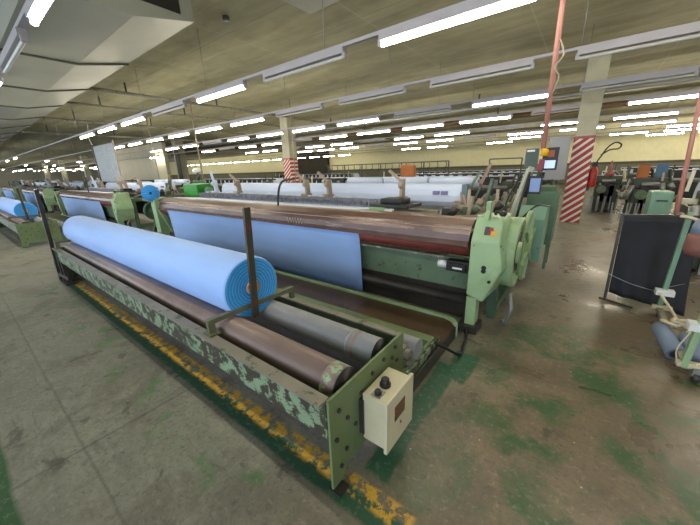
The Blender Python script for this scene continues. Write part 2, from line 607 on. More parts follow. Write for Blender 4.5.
# ================================================================== LAMPS
LP = 2.33
ordw = ['first', 'second', 'third', 'fourth', 'fifth', 'sixth', 'seventh', 'eighth', 'ninth', 'tenth', 'eleventh', 'twelfth', 'thirteenth', 'fourteenth', 'fifteenth', 'sixteenth', 'seventeenth', 'eighteenth', 'nineteenth', 'twentieth']
ordw += ['twenty-' + w for w in ordw[:9]] + ['thirtieth'] + ['thirty-' + w for w in ordw[:9]]
lamp_proto = {}


def make_lamp(lit):
    m = MB()
    m.box(0, 1.75, -.045, .045, 0.04, 0.112)
    m.box(-.02, .03, -.03, .03, -.02, .06)
    m.box(1.72, 1.77, -.03, .03, -.02, .06)
    root = m.build('fluorescent_lamp', TRUNK)
    if lit:
        MB().cyl((0.03, 0, 0), (1.72, 0, 0), .027, n=8, caps=False).build('tube', TUBE_ON, root)
    else:
        MB().cyl((0.03, 0, 0), (1.72, 0, 0), .024, n=8, caps=False).build('tube', TUBE_OFF, root)
    return root


ROWS = [  # y, x of first start (k=0), states for k=0.., number of extras to the right (k<0)
    (0.98, -4.70, '1011', 1),
    (3.85, -2.37, '1010111', 2),
    (6.35, -0.40, '00001111111', 1),
    (9.10, -0.40, '0101111011', 1),
    (12.15, 0.60, '1011110110', 2),
    (15.9, 0.45, '1101101101', 3),
    (19.2, 0.9, '1110110111', 3),
    (22.2, 0.4, '00100', 3),
    (25.2, 0.7, '10010110', 4),
    (28.3, 0.3, '0000000000' + '1' * 18, 4)]
rown = ['first', 'second', 'third', 'fourth', 'fifth', 'sixth', 'seventh', 'eighth', 'ninth', 'tenth']
rnd = random.Random(3)
first = {}
for ri, (y, xs, states, extra) in enumerate(ROWS):
    zt = 3.2
    nmax = {0: 8, 1: 38, 2: 40, 3: 40, 4: 42, 5: 44, 6: 44, 7: 5, 8: 8, 9: 28}[ri]
    trunk = thing('lamp_trunking', 'long grey lamp rail hung from the ceiling, %s rail from the camera' % rown[ri], 'lamp rail', (0, y, 0), 'rails carrying the fluorescent lamps')
    xr = min(xs + 2.33 * extra + 1.9, XE - .1)
    xl = -104 if 0 < ri < 7 else (-30 if ri < 9 else -64)
    MB().box(xl, xr, -.03, .03, zt + .112, zt + .155).build('rail', TRUNK, trunk)
    hx = xr - 0.9
    c = 0
    while hx > xl and c < 14:
        MB().cyl((hx, 0, zt + .155), (hx, 0, CEIL), .006, n=6).build('hanger_wire', STEEL, trunk)
        hx -= 3.3
        c += 1
    seen = 0
    for k in range(-extra, nmax):
        x = xs - LP * k
        if x + 1.75 > XE:
            continue
        if k < 0:
            lit = True
        elif k < len(states):
            lit = states[k] == '1'
            if ri > 6 and not lit:
                continue
        else:
            lit = rnd.random() < 0.5
            if x < -18 and not lit:
                continue
            if -60 < x < -24 and ri < 7 and not (k + ri * 2 + (k // 5)) % 3 == 0:
                continue
            if ri == 1 and x > -30:
                continue
            if ri == 6 and x > -46:
                continue
        if -47 < x < -29.5 and 12.3 < y < 13.2:
            continue
        vis = False
        for xx in (x, x + .9, x + 1.75):
            q = project((xx, y, zt))
            if q and 0 <= q[0] <= 700 and q[1] >= 0:
                vis = True
        if x < -104:
            continue
        if lit not in first:
            o = first[lit] = make_lamp(lit)
        else:
            o = copy_tree(first[lit])
        o.location = (x, y, zt)
        if vis:
            seen += 1
            lab = '%s fluorescent lamp, %s from the right in the %s hanging row from the camera' % ('lit' if lit else 'unlit', ordw[seen - 1], rown[ri])
        else:
            lab = '%s fluorescent lamp just outside the view in the %s row' % ('lit' if lit else 'unlit', rown[ri])
        tag(o, lab, 'lamp', 'fluorescent lamps in hanging rows')

# ================================================================== WINDER (cradle with rollers)
P = 10.58   # spacing of the machines along the hall


def make_winder(label):
    t = thing('cloth_winder', label, 'winding machine', (-0.84, 0.85, 0), 'cloth winders in front of the looms')
    L = 6.0
    # local: x from -L..0 , y 0..0.85
    m = MB()
    m.box(-L, -.02, .026, .038, .36, .60)                       # channel web
    m.build('front_rail', GREEN_CHIP, t)
    MB().box(-L, -.02, -.02, .055, .592, .606).build('rail_flange', GREEN_FLAT, t)
    MB().box(-L, -.02, .038, .085, .36, .372).build('rail_bottom_flange', GREEN_GREY, t)
    m = MB().box(-L, -.02, .80, .815, .36, .60)
    m.build('rear_rail', GREEN_GREY, t)
    MB().box(-L, -.02, .765, .815, .592, .606).build('rear_flange', GREEN_FLAT, t)
    # end plate: flat plate with slightly cut corners
    pl = MB().prism([(0.028, 0.0), (.12, 0.0), (.15, .08), (.66, .08), (.70, 0), (.82, 0), (.82, .615), (0.028, .605)], 'x', -.015, 0.0)
    pl = pl.build('end_plate', GREEN_PLATE, t)
    for (yy, zz) in ((.10, .50), (.17, .40), (.07, .33), (.30, .47), (.24, .30), (.42, .53), (.40, .36), (.55, .55), (.60, .42), (.66, .50), (.72, .45), (.70, .56), (.10, .12), (.15, .20)):
        MB().cyl((0, yy, zz), (.012, yy, zz), .014, n=6).build('bolt', DARK, pl)
    MB().box(-.03, .05, .02, .10, 0, .012).build('foot', DARK, t)
    MB().prism([(0, .0), (.82, .0), (.82, .60), (0, .60)], 'x', -L - .012, -L).build('far_end_plate', GREEN_GREY, t)
    # rollers
    m = MB().lathe((-L + .06, .225, .545), (1, 0, 0), [(0, .05), (0.0, .108), (5.885, .108)], 40)
    fr = m.build('front_roller', BROWN_ROLL, t)
    m = MB().lathe((-.055, .225, .545), (1, 0, 0), [(0, .107), (.004, .106), (.005, .04), (.045, .035), (.045, .01)], 40)
    m.build('end_cap', BLACK, fr)
    MB().lathe((-.15, .225, .545), (1, 0, 0), [(0, .1082), (0.0, .1088), (.094, .1088), (.094, .1082)], 40).build('painted_end_band', paint('flaked_green_band', (136, 116, 112), .45, chip=(140, 172, 128), chips=.50, chip_scale=16), fr)
    rr = MB().lathe((-L + .06, .60, .545), (1, 0, 0), [(0, .05), (0, .096), (5.875, .096)], 40).build('rear_roller', GREY_ROLL, t)
    MB().lathe((-.065, .60, .545), (1, 0, 0), [(0, .095), (.004, .094), (.005, .04), (.05, .035), (.05, .01)], 40).build('end_cap', BLACK, rr)
    MB().lathe((-.28, .60, .545), (1, 0, 0), [(0, .0972), (0.0, .0984), (.012, .0984), (.012, .0972)], 40).build('chalk_ring', paint('pale_ring', (176, 170, 172), .6), rr)
    MB().lathe((-.235, .60, .545), (1, 0, 0), [(0, .0972), (0.0, .0978), (.02, .0978), (.02, .0972)], 40).build('rust_ring', paint('rusty_ring', (146, 128, 120), .6), rr)
    # centre beam between the rollers, low
    MB().box(-L, -.02, .395, .425, .36, .42).build('centre_beam', DARK, t)
    # guide frame holding the roll
    def guide(xx, lean, top, name, mat, base=.60, back=True):
        y0 = .06
        g = MB()
        g.bar((xx, .03, .70), (xx, .83, .69), .04, .035)
        g.bar((xx, .05, .60), (xx, .05, .71), .05, .03)
        g.box(xx - .05, xx + .05, .01, .09, .606, .618)
        g.bar((xx, .81, .60), (xx, .81, .70), .035, .035)
        f = g.build('guide_frame', mat, t)
        return f
    f1 = guide(-1.12, 0, 0, 'g', paint('olive_bar_paint', (96, 98, 76), .5, var=.15))
    MB().bar((-1.09, .40, .60), (-1.00, .38, 1.47), .05, .022).build('upright_bar', paint('rusty_dark_bar', (72, 68, 56), .5, .2, var=.2, chip=(120, 60, 44), chips=.6, chip_scale=5), f1)
    f2 = guide(-L + .10, 0, 0, 'g', paint('olive_bar_paint', (96, 98, 76)))
    # upright with foot at far end
    u = MB()
    u.bar((-L - .18, .0, .14), (-L + .19, .0, 1.55), .05, .05)
    u.build('far_upright', DARK, t)
    u = MB()
    u.bar((-L - .20, .0, .0), (-L - .20, .0, .34), .05, .05)
    u.bar((-L - .01, .02, .0), (-L - .01, .02, .36), .045, .045)
    u.box(-L - .25, -L + .30, -.03, .12, 0, .02)
    u.bar((-L - .2, .0, .12), (-L + .22, .05, .10), .05, .06)
    u.build('far_foot', DARK, t)
    for yy in (.02, .74):
        MB().box(-L + .02, -L + .1, yy, yy + .08, 0, .36).build('leg', DARK, t)
    # drive roller behind and the short outer end frame with angle iron
    MB().cyl((-L, 1.13, .30), (-.02, 1.13, .30), .085).build('drive_roller', GREY_ROLL, t)
    e = MB()
    e.bar((-.04, 1.42, .02), (-.04, .86, .02), .03, .04)
    e.prism([(.84, .02), (1.50, .02), (1.50, .22), (1.28, .22), (1.24, .14), (.98, .14), (.95, .22), (.84, .24)], 'x', -.05, -.03)
    e.build('drive_bracket', GREEN_PLATE, t)
    b = MB()
    b.box(-.12, -.03, 1.02, 1.24, .20, .26)
    b.box(-.14, -.05, .92, 1.0, .24, .40)
    b.cyl((-.16, .96, .34), (-.01, .96, .34), .045)
    b.build('bearing_block', GREEN_FLAT, t)
    # control box on the end plate
    cb = MB().box(0.02, .165, .29, .58, .165, .485, .006).build('control_box', CREAM, t)
    MB().box(.168, .19, .275, .595, .15, .50, .007).build('door', CREAM, cb)
    MB().box(.19, .192, .36, .48, .32, .42).build('inspection_window', paint('brown_window', (96, 66, 40), .25), cb)
    MB().cyl((.19, .43, .27), (.196, .43, .27), .008).build('door_screw', PINK_D, cb)
    MB().lathe((.092, .42, .485), (0, 0, 1), [(0, .034), (.014, .034), (.015, .027), (.02, .026), (.045, .024), (.05, .018)], 24).build('selector_knob', BLACK, cb)
    MB().box(.065, .125, .305, .365, .485, .489).build('switch_plate', STEEL, cb)
    MB().lathe((.095, .335, .489), (0, 0, 1), [(0, .021), (.012, .020), (.022, .016)], 20).build('push_button', BLACK, cb)
    for yy in (.30, .54):
        MB().box(-0.0, .03, yy - .02, yy + .02, .20, .44).build('mounting_lug', DARK, cb)
    return t


W1 = make_winder('nearest long green cloth winder with two rollers and a cream control box')


def make_roll(r=.245):
    """cloth roll, axis along x, local origin at its middle end face"""
    t = thing('cloth_roll', '', 'fabric roll')
    L = 4.92
    MB().lathe((-L, 0, 0), (1, 0, 0), [(0, .06), (-.02, r * .5), (0.0, r * .97), (.03, r), (L - .02, r), (L, r - .006), (L + .001, r - .012)], 64).build('cloth_body', BLUE, t)
    prof = [(0, r - .010)]
    rr_ = r - .012
    while rr_ > .062:
        prof.append((.0035 if len(prof) % 2 else .001, rr_))
        rr_ -= .012
    prof += [(0, .06), (-.04, .058)]
    MB().lathe((0.0, 0, 0), (1, 0, 0), prof, 64).build('layered_edge', BLUE_END, t)
    MB().lathe((0, 0, 0), (1, 0, 0), [(-.02, .058), (.014, .058), (.014, .042), (-.012, .041), (-.013, .005)], 32).build('cardboard_core', None, t, [CARD])
    MB().cyl((-.012, 0, 0), (-.010, 0, 0), .04).build('core_bore', BLACK, t)
    return t


R1 = make_roll()
R1.location = (-1.96, 1.275, .835)
tag(R1, 'nearest big pale blue cloth roll lying on the two long rollers', 'fabric roll', 'blue cloth rolls on the winders')

# oily walkway tray between winder and loom ---------------------------------
def make_tray(label):
    t = thing('walkway_tray', label, 'walkway tray', (-.84, 2.0, 0), 'walkway trays in front of the looms')
    L = 7.1
    MB().box(-L, .0, .44, .90, .0, .135).build('tray_deck', OILY, t)
    m = MB()
    m.prism([(-L, .90), (-.14, .90), (-.06, .87), (0, .80), (.03, .82), (-.04, .91), (-.13, .94), (-L, .94)], 'z', .0, .165)
    m.build('rear_lip', GREEN, t)
    MB().prism([(.34, .0), (.36, .0), (.36, .155), (.44, .155), (.44, .165), (.34, .165)], 'x', -L, -.05).build('front_lip', GREEN_PLATE, t)
    MB().box(-.05, -.01, -.22, .42, 0.02, .20).build('end_angle', GREEN_CHIP, t)
    MB().prism([(-.16, 0), (.80, 0), (.80, .13), (-.16, .13)], 'x', .0, .02).build('dark_skirt', DARK, t)
    MB().box(-L, -.06, -.3, .33, 0, .02).build('drip_pan', DARK, t)
    return t


T1 = make_tray('nearest oily brown steel tray between winder and loom')


# ================================================================== LOOM
def make_loom(label):
    t = thing('weaving_loom', label, 'loom', (-.8, 2.95, 0), 'looms along the aisle')
    # local x: -7.4 .. 0 is the weaving width; y 0 deeper
    L = 7.35
    # breast beam: rounded cover plate seen from the front, rubbed top
    m = MB()
    m.prism([(.03, .93), (.055, .93), (.085, 1.04), (.13, 1.12), (.24, 1.165), (.24, 1.14), (.14, 1.09), (.105, 1.02)], 'x', -L, -.03)
    bb = m.build('breast_beam', BEAM, t)
    MB().prism([(.13, 1.122), (.24, 1.168), (.38, 1.17), (.38, 1.14), (.16, 1.10)], 'x', -L, -.03).build('beam_top', BEAM_TOP, t)
    m = MB()
    m.bar((-L, .105, 1.09), (-.04, .105, 1.09), .006, .008)
    m.build('beam_edge_strip', paint('rubbed_bare_edge', (190, 160, 130), .4, .3), bb)
    # small chalk scribble on the beam
    m = MB()
    px, pz = -2.55, 1.0
    pts = []
    for i in range(30):
        a = i / 29
        pts.append((px - .16 + a * .34, .052 + .028 * (0.5 + .28 * math.sin(i * 1.3)) , pz + .035 * math.sin(i * 1.3)))
    m.tube(pts, .004, 5)
    m.build('chalk_mark', paint('chalk', (186, 172, 172), .9), bb)
    # take-up rollers below
    MB().cyl((-L, .16, .88), (-.03, .16, .88), .075, n=28).build('take_up_roller', RED_ROLL, t)
    # front green beam
    m = MB()
    m.box(-L, -.02, .24, .36, .40, .74)
    fb = m.build('front_beam', GREEN_GREY, t)
    MB().box(-L, -.30, .17, .36, .74, .762).build('beam_ledge', paint('ledge_with_lint', (120, 116, 100), .7, var=.2, chip=(176, 172, 160), chips=.58, chip_scale=14), fb)
    m = MB()
    m.box(-.26, -.03, .12, .235, .62, .735, .008)
    m.box(-.23, -.05, .09, .13, .64, .715, .006)
    mt = m.build('drive_motor', BLACK, t)
    MB().box(-.18, -.08, .086, .09, .66, .68).build('white_label', WHITE, mt)
    MB().cyl((-.36, .17, .675), (-.26, .17, .675), .042).build('motor_end', WHITE, mt)
    MB().box(-L, -.02, .30, .40, .03, .40).build('lower_panel', DARK, t)
    MB().cyl((-L, .26, .26), (-.05, .26, .26), .06).build('cloth_guide_roller', DARK, t)
    # right housing -------------------------------------------------------
    m = MB()
    F = [(.0, 1.0), (.265, 1.01), (.31, .74), (.16, .38), (.0, .43)]
    G = [(.0, 1.0), (.265, 1.01), (.33, .74), (.20, .38), (.0, .38)]
    va = [m.bm.verts.new((x, .02, z)) for (x, z) in F]
    vb = [m.bm.verts.new((x, .48, z)) for (x, z) in G]
    vt = [m.bm.verts.new(c) for c in ((.0, .15, 1.20), (.25, .15, 1.21), (.255, .46, 1.23), (.0, .46, 1.22))]
    m._f(va)
    for i in (1, 2, 3, 4):
        k = (i + 1) % 5
        m._f((va[i], va[k], vb[k], vb[i]))
    m._f((va[0], va[1], vt[1], vt[0]))
    m._f((va[1], vb[1], vt[2], vt[1]))
    m._f((vb[1], vb[0], vt[3], vt[2]))
    m._f((vb[0], va[0], vt[0], vt[3]))
    m._f(vt)
    m._f(vb)
    bmesh.ops.remove_doubles(m.bm, verts=m.bm.verts, dist=.0001)
    h = m.build('end_housing', GREEN, t)
    bv = h.modifiers.new('bevel', 'BEVEL')
    bv.width = .018
    bv.segments = 3
    MB().cyl((.145, .03, .71), (.145, .012, .71), .022).build('oval_hole', BLACK, h)
    MB().cyl((.145, .03, .745), (.145, .012, .745), .022).build('oval_hole', BLACK, h)
    MB().cyl((.205, .03, .61), (.205, .012, .61), .016).build('round_hole', BLACK, h)
    # emblem patch: red, yellow and blue squares on the sloped top
    s1 = MB().prism([(.062, 1.055), (.108, 1.127), (.100, 1.13), (.054, 1.06)], 'x', .11, .215).build('emblem_plate', paint('dark_red_enamel', (150, 44, 36), .4), h)
    MB().prism([(.062, 1.058), (.083, 1.092), (.074, 1.098), (.052, 1.062)], 'x', .165, .22).build('emblem_yellow', paint('yellow_enamel', (226, 168, 60), .4), h)
    MB().prism([(.062, 1.058), (.106, 1.130), (.098, 1.134), (.052, 1.062)], 'x', .105, .145).build('emblem_dark', paint('blue_black_enamel', (52, 50, 70), .4), h)
    m = MB()
    m.bar((.02, .22, 1.22), (.02, .22, 1.20), .05)
    m.prism([(.10, 1.19), (.24, 1.205), (.20, 1.27), (.24, 1.36), (.14, 1.36), (.16, 1.28)], 'x', .08, .12)
    m.build('top_lever_bracket', GREEN, h)
    m = MB().tube([(.15, .26, 1.24), (.18, .18, 1.27), (.24, .12, 1.26)], .018)
    m.lathe((.24, .12, 1.262), (0, 0, 1), [(-.025, .02), (0, .036), (.025, .02)], 16)
    m.build('handle_knob', BLACK, h)
    # front leg and foot below the housing
    m = MB()
    m.box(.0, .10, .05, .20, .08, .40, .008)
    m.build('front_leg', GREEN, t)
    m = MB()
    m.box(-.06, .14, .02, .24, 0, .09, .015)
    m.cyl((.0, .04, .05), (.0, .0, .05), .04)
    m.build('leg_foot', DARK, t)
    # round drum and brake band beside the housing
    m = MB()
    m.lathe((.20, .56, .80), (1, 0, 0), [(0, .37), (.16, .37), (.165, .33), (.14, .31), (.14, .12), (.17, .11), (.17, .03)], 48)
    dr = m.build('round_drum', GREEN, t)
    MB().lathe((.30, .92, .78), (1, 0, 0), [(-.1, .30), (.0, .30), (.0, .16), (0, .15)], 48).build('brake_disc', BLACK, dr)
    MB().lathe((.345, .56, .80), (1, 0, 0), [(-.05, .20), (.0, .22), (.0, .22), (.0, .12), (0, .1)], 48).build('black_belt_face', BLACK, dr)
    MB().tube([(.36, .30, .42), (.40, .20, .30), (.36, .26, .10), (.30, .42, .04)], .022).build('hose', STEEL, t)
    # big flange disc behind, with spoke ribs
    m = MB()
    m.lathe((.34, 1.02, .77), (1, 0, 0), [(0, .415), (.03, .415), (.04, .40), (.03, .38), (.03, .14), (.06, .12), (.06, .02)], 48)
    fd = m.build('flange_disc', paint('light_green_disc_paint', (134, 160, 112), .45, var=.12, grime=.3), t)
    for k in range(6):
        a = k * PI / 3 + .4
        MB().bar((.385, 1.02 + .12 * math.cos(a), .77 + .12 * math.sin(a)), (.385, 1.02 + .38 * math.cos(a), .77 + .38 * math.sin(a)), .03, .03).build('spoke_rib', GREEN, fd)
    # side boxes going back
    m = MB()
    m.prism([(1.65, .42), (1.95, .42), (2.2, .8), (2.1, 1.12), (1.70, 1.16), (1.6, 1.0)], 'x', .16, .46)
    sb = m.build('gear_cover', GREEN_TURQ, t)
    MB().tube([(.20, 1.50, 1.0), (.35, 1.55, 1.18), (.47, 1.9, 1.14)], .012).build('grab_handle', DARK, sb)
    m = MB()
    m.box(.08, .50, 2.75, 3.3, .42, 1.28, .03)
    m.prism([(2.75, 1.28), (3.3, 1.28), (3.2, 1.34), (2.85, 1.34)], 'x', .12, .46)
    m.box(.1, .14, 2.8, 3.2, 0, .42)
    m.box(.44, .48, 2.8, 2.84, 0, .42)
    m.box(.44, .48, 3.2, 3.24, 0, .42)
    m.build('rear_cabinet', GREEN_DARK, t)
    # side frame
    m = MB()
    m.bar((.16, .5, .15), (.16, 3.6, .15), .12, .1)
    m.bar((.16, .5, .98), (.16, 2.8, .98), .10, .08)
    for yy in (.55, 1.15, 1.9, 2.7):
        m.bar((.16, yy, 0), (.16, yy, 1.0), .09, .09)
    m.build('right_side_frame', GREEN_DARK, t)
    # lint covered shedding mechanism between the weaving zone and control pillar
    rn = random.Random(11)
    m = MB()
    for k in range(10):
        yy = .9 + k * .17
        m.bar((-.75 + rn.uniform(-.1, .1), yy, 1.02), (-.05, yy + rn.uniform(-.1, .1), 1.02 + rn.uniform(0, .1)), .05, .05)
    for k in range(9):
        x0 = -.65 + rn.uniform(0, .6)
        yy = 1.0 + k * .16
        m.bar((x0, yy, 1.02), (x0 + rn.uniform(-.14, .14), yy + rn.uniform(-.1, .2), 1.22 + rn.uniform(0, .16)), .04, .03)
    m.build('shedding_levers', TAN, t)
    for k in range(9):
        m = MB()
        x0 = -.62 + rn.uniform(0, .6)
        yy = 1.0 + k * .18
        m.cyl((x0, yy, 1.12 + rn.uniform(-.05, .08)), (x0 + .09, yy, 1.14 + rn.uniform(-.05, .08)), .045 + rn.uniform(0, .04), n=12)
        m.box(x0 - .1, x0 + .02, yy - .03, yy + .09, .95, 1.10 + rn.uniform(0, .12))
        m.build('linkage_block', [DARK, GREEN_GREY, TAN][k % 3], t)
    m = MB()
    m.bar((-.58, 2.0, 1.05), (-.36, 2.05, 1.72), .05, .03)
    m.bar((-.36, 1.9, 1.05), (-.28, 1.92, 1.50), .09, .04)
    m.bar((-.70, 2.0, 1.2), (-.48, 2.0, 1.62), .03, .03)
    m.build('lever_arm', GREEN_GREY, t)
    MB().bar((-.47, 1.99, 1.40), (-.36, 2.03, 1.70), .075, .04).build('red_lever_sleeve', paint('lint_on_red_rubber', (158, 130, 112), .7, chip=(120, 58, 50), chips=.55), t)
    m = MB()
    m.box(-.95, -.10, .95, 2.6, .45, .98)
    m.build('mechanism_box', BLACK, t)
    # weaving zone: cloth, drop wires, reed frame, warp sheet, warp beams
    MB().prism([(.36, 1.168), (.38, 1.176), (.98, 1.12), (.98, 1.112)], 'x', -L + .25, -1.58).build('woven_cloth_plane', WARP, t)
    MB().box(-1.58, -.1, .42, .95, .9, 1.0).build('bare_race_board', DARK, t)
    MB().box(-1.55, -.7, .95, 1.0, 1.10, 1.13).build('shuttle_rail', paint('bare_metal_rail', (150, 140, 112), .4, .4), t)
    m = MB()
    xx = -L + .3
    while xx < -1.6:
        m.box(xx, xx + .012, .98, 1.18, 1.14, 1.235)
        xx += .040 + rn.random() * .02
    m.box(-L + .25, -1.55, 1.0, 1.04, 1.10, 1.15)
    m.box(-L + .25, -1.55, 1.0, 1.18, 1.205, 1.215)
    hd = m.build('heddle_row', paint('grey_heddles', (140, 142, 156), .5, .1, var=.3, scale=12), t)
    tag(hd, None, None, None, 'stuff')
    m = MB()
    xx = -L + .3
    while xx < -2.4:
        m.box(xx, xx + .05, 1.16, 1.24, 1.215, 1.25)
        xx += .31
    m.build('harness_clips', WHITE, t)
    MB().prism([(2.12, 1.425), (2.05, 1.405), (2.0, 1.34), (1.97, 1.24), (1.97, 1.14), (2.03, 1.06), (2.2, 1.06), (2.3, 1.2), (2.25, 1.38)], 'x', -L - .3, -.72).build('warp_sheet', WARP, t)
    MB().box(-L - .3, -.72, 1.93, 2.0, 1.02, 1.07).build('grey_guard', paint('dull_grey_guard', (120, 122, 128), .5), t)
    for (a, b) in ((-3.55, -2.62), (-2.58, -1.62), (-1.58, -.70)):
        MB().cyl((a, 2.75, 1.43), (b, 2.75, 1.43), .085).build('warp_bobbin', WARP, t)
    MB().cyl((-3.6, 2.75, 1.43), (-.66, 2.75, 1.43), .03).build('bobbin_shaft', STEEL, t)
    MB().box(-.72, -.64, 1.93, 2.05, 0, 1.42).build('warp_post', paint('blue_grey_post', (100, 122, 132), .5), t)
    for xs_ in (-1.20, -1.06):
        MB().box(xs_, xs_ + .11, 1.955, 1.985, 1.25, 1.31).build('stamped_mark', paint('violet_stamp', (132, 126, 170), .7), t)
    # dust covered arms standing over the warp
    for i, (xa, lab) in enumerate(((-7.0, 0), (-5.95, 1), (-3.6, 1), (-3.03, 1), (-1.5, 1))):
        m = MB()
        m.bar((xa, 1.45, 1.2), (xa + .03, 1.40, 1.52), .10, .05)
        m.bar((xa, 1.40, 1.50), (xa - .18 * lab, 1.35, 1.66 if lab else 1.75), .05, .04)
        m.cyl((xa, 1.36, 1.44), (xa + .07, 1.36, 1.44), .055, n=12)
        m.box(xa - .06, xa + .08, 1.30, 1.48, 1.16, 1.26)
        m.build('dusty_arm', TAN if lab else WARP, t)
    # black electronics box resting over the cloth
    m = MB()
    m.box(-1.56, -.98, .60, 1.05, 1.18, 1.22, .01)
    m.box(-1.48, -1.14, .75, 1.02, 1.22, 1.29, .02)
    m.build('weft_feeder_box', BLACK, t)
    m = MB()
    m.box(-1.54, -1.30, .55, .62, 1.12, 1.185)
    m.box(-1.54, -1.0, .56, .60, 1.0, 1.12)
    m.build('feeder_panel', GREEN, t)
    MB().box(-1.29, -1.17, .545, .60, 1.12, 1.175).build('feeder_label', WHITE, t)
    # bent pipe handle
    MB().tube([(-3.10, .25, 1.16), (-3.06, .25, 1.38), (-2.98, .25, 1.52), (-2.86, .25, 1.57), (-2.68, .25, 1.58)], .017).build('bent_handle', DARK, t)
    # left end housing
    m = MB()
    m.prism([(.02, 1.05), (.10, 1.16), (.30, 1.18), (.40, .95), (.34, .40), (.16, .28), (.04, .34)], 'x', -L - .22, -L)
    lh = m.build('left_end_housing', GREEN, t)
    MB().prism([(-.02, 1.14), (.0, 1.0), (.30, .2), (.36, .2), (.1, 1.1)], 'x', -L + .05, -L + .11).build('slanted_brace', GREEN, t)
    MB().box(-L - .42, -L - .34, .1, .22, .05, 1.08, .01).build('left_post', GREEN, t)
    m = MB()
    for yy in (.5, 1.4, 2.3):
        m.bar((-L - .15, yy, 0), (-L - .15, yy, 1.0), .09)
    m.bar((-L - .15, .2, .15), (-L - .15, 2.6, .15), .1)
    m.bar((-L - .15, .2, .96), (-L - .15, 2.6, .96), .1)
    m.build('left_side_frame', GREEN_DARK, t)
    m = MB()
    m.box(-L - .3, -L + .25, .5, 2.3, .4, 1.05)
    m.build('left_mechanism_box', BLACK, t)
    # left drive gear wheels and selvedge disc
    m = MB()
    for (yy, zz, r) in ((.30, .80, .24), (.45, .42, .18)):
        m.lathe((-L - .95, yy, zz), (1, 0, 0), [(0, r), (.05, r), (.05, r * .8), (.02, r * .78), (.02, r * .25), (.08, r * .22), (.08, .02)], 28)
    m.bar((-L - .8, .3, .2), (-L - .8, .45, 1.15), .06)
    m.bar((-L - 1.15, .3, .2), (-L - .6, .3, 1.1), .06)
    m.bar((-L - 1.3, .25, 1.08), (-L - .4, .25, 1.08), .07)
    m.bar((-L - 1.3, .25, .18), (-L - .3, .25, .18), .07)
    m.bar((-L - .55, .25, .0), (-L - .55, .25, 1.1), .06)
    m.build('gear_train', GREEN_DARK, t)
    return t


LOOM1 = make_loom('nearest long green loom with brown breast beam and blue cloth')


solo(MB().tube([(.02, 0, .06), (.06, -.10, .02), (.08, -.25, .02), (.10, -.42, .02), (.02, -.60, .16), (-.06, -.66, .22)], .014), 'power_cable', BLACK,
     'black cable curling over the floor at the foot of the nearest loom', 'cable', (-.78, 2.93, 0))


# cloth coming down from the breast beam -----------------------------------
def make_cloth(label):
    m = MB()
    n = 24
    x0, x1 = -6.86, -1.38
    pts = [(.075, .935), (.10, .84), (.115, .70), (.13, .45), (.15, .10)]
    for i in range(n):
        xa = x0 + (x1 - x0) * i / n
        xb = x0 + (x1 - x0) * (i + 1) / n
        for (a, b) in zip(pts, pts[1:]):
            v = [m.bm.verts.new((xx, p[0] + .004 * math.sin(xx * 9) * (1.1 - p[1]), p[1])) for (xx, p) in ((xa, a), (xb, a), (xb, b), (xa, b))]
            m._f(v, True)
    bmesh.ops.remove_doubles(m.bm, verts=m.bm.verts, dist=.0005)
    o = m.build('cloth_sheet', BLUE)
    so = o.modifiers.new('thickness', 'SOLIDIFY')
    so.thickness = .003
    o.location = (-.8, 2.95, 0)
    return tag(o, label, 'cloth', 'sheets of blue cloth hanging at the looms')


CL1 = make_cloth('wide pale blue cloth sheet hanging from the nearest loom')
CL1.location.y = 2.94

# copies further along the aisle
names = ['second', 'third', 'fourth']
for i in range(1, 4):
    q = names[i - 1]
    w_ = copy_tree(W1)
    w_.location.x -= P * i
    for ch in [c for c in bpy.data.objects if c.parent == w_ and c.name.startswith('control_box')]:
        for g2 in list(ch.children):
            bpy.data.objects.remove(g2)
        bpy.data.objects.remove(ch)
    w_['label'] = '%s green cloth winder down the left aisle' % q
    if i < 3:
        r_ = copy_tree(R1)
        r_.location.x -= P * i + .1
        r_['label'] = '%s blue cloth roll down the left aisle with a bright blue end' % q
    l_ = copy_tree(LOOM1)
    l_.location.x -= P * i
    for ch in [c for c in bpy.data.objects if c.parent == l_ and c.name.startswith(('round_drum', 'flange_disc', 'gear_cover', 'drive_motor'))]:
        for g2 in list(ch.children):
            bpy.data.objects.remove(g2)
        bpy.data.objects.remove(ch)
    l_['label'] = '%s green loom down the left aisle' % q
    c_ = copy_tree(CL1)
    c_.location.x -= P * i
    c_['label'] = 'blue cloth sheet hanging from the %s loom down the left aisle' % q
    t_ = copy_tree(T1)
    t_.location.x -= P * i
    t_['label'] = '%s oily walkway tray down the left aisle' % q

# blue selvedge disc on the left end of the loom
d = thing('yarn_spool', 'small round bright blue yarn spool above the left end of the nearest loom', 'spool', (-8.33, 3.0, 1.29), None, math.radians(68))
MB().lathe((0, -.06, 0), (0, 1, 0), [(0, .03), (0, .185), (.02, .19), (.10, .19), (.12, .15)], 32).build('wound_yarn', BLUE_END, d)
MB().lathe((0, -.064, 0), (0, 1, 0), [(0, .02), (0, .028), (.02, .03)], 16).build('spool_hub', BLACK, d)
MB().cyl((0, 0, -.28), (0, 0, -.1), .02).build('spool_stem', DARK, d)
g = thing('green_motor', 'bright green motor cover behind the left end of the nearest loom', 'motor', (-10.0, 5.0, 0))
MB().box(-.35, .55, -.3, .3, 1.02, 1.40, .05).build('cover', paint('bright_green_plastic', (36, 140, 40), .4), g)
MB().box(-.45, .65, -.35, .35, .0, 1.02).build('stand', BLACK, g)
MB().cyl((.55, 0, 1.2), (.75, 0, 1.2), .1).build('shaft_end', GREEN_TURQ, g)
g = thing('green_motor', 'dull green motor head with white cap left of the bright green cover', 'motor', (-12.7, 6.45, 0))
MB().box(-.5, .4, -.2, .2, 0, 1.3, .03).build('stand', GREEN_GREY, g)
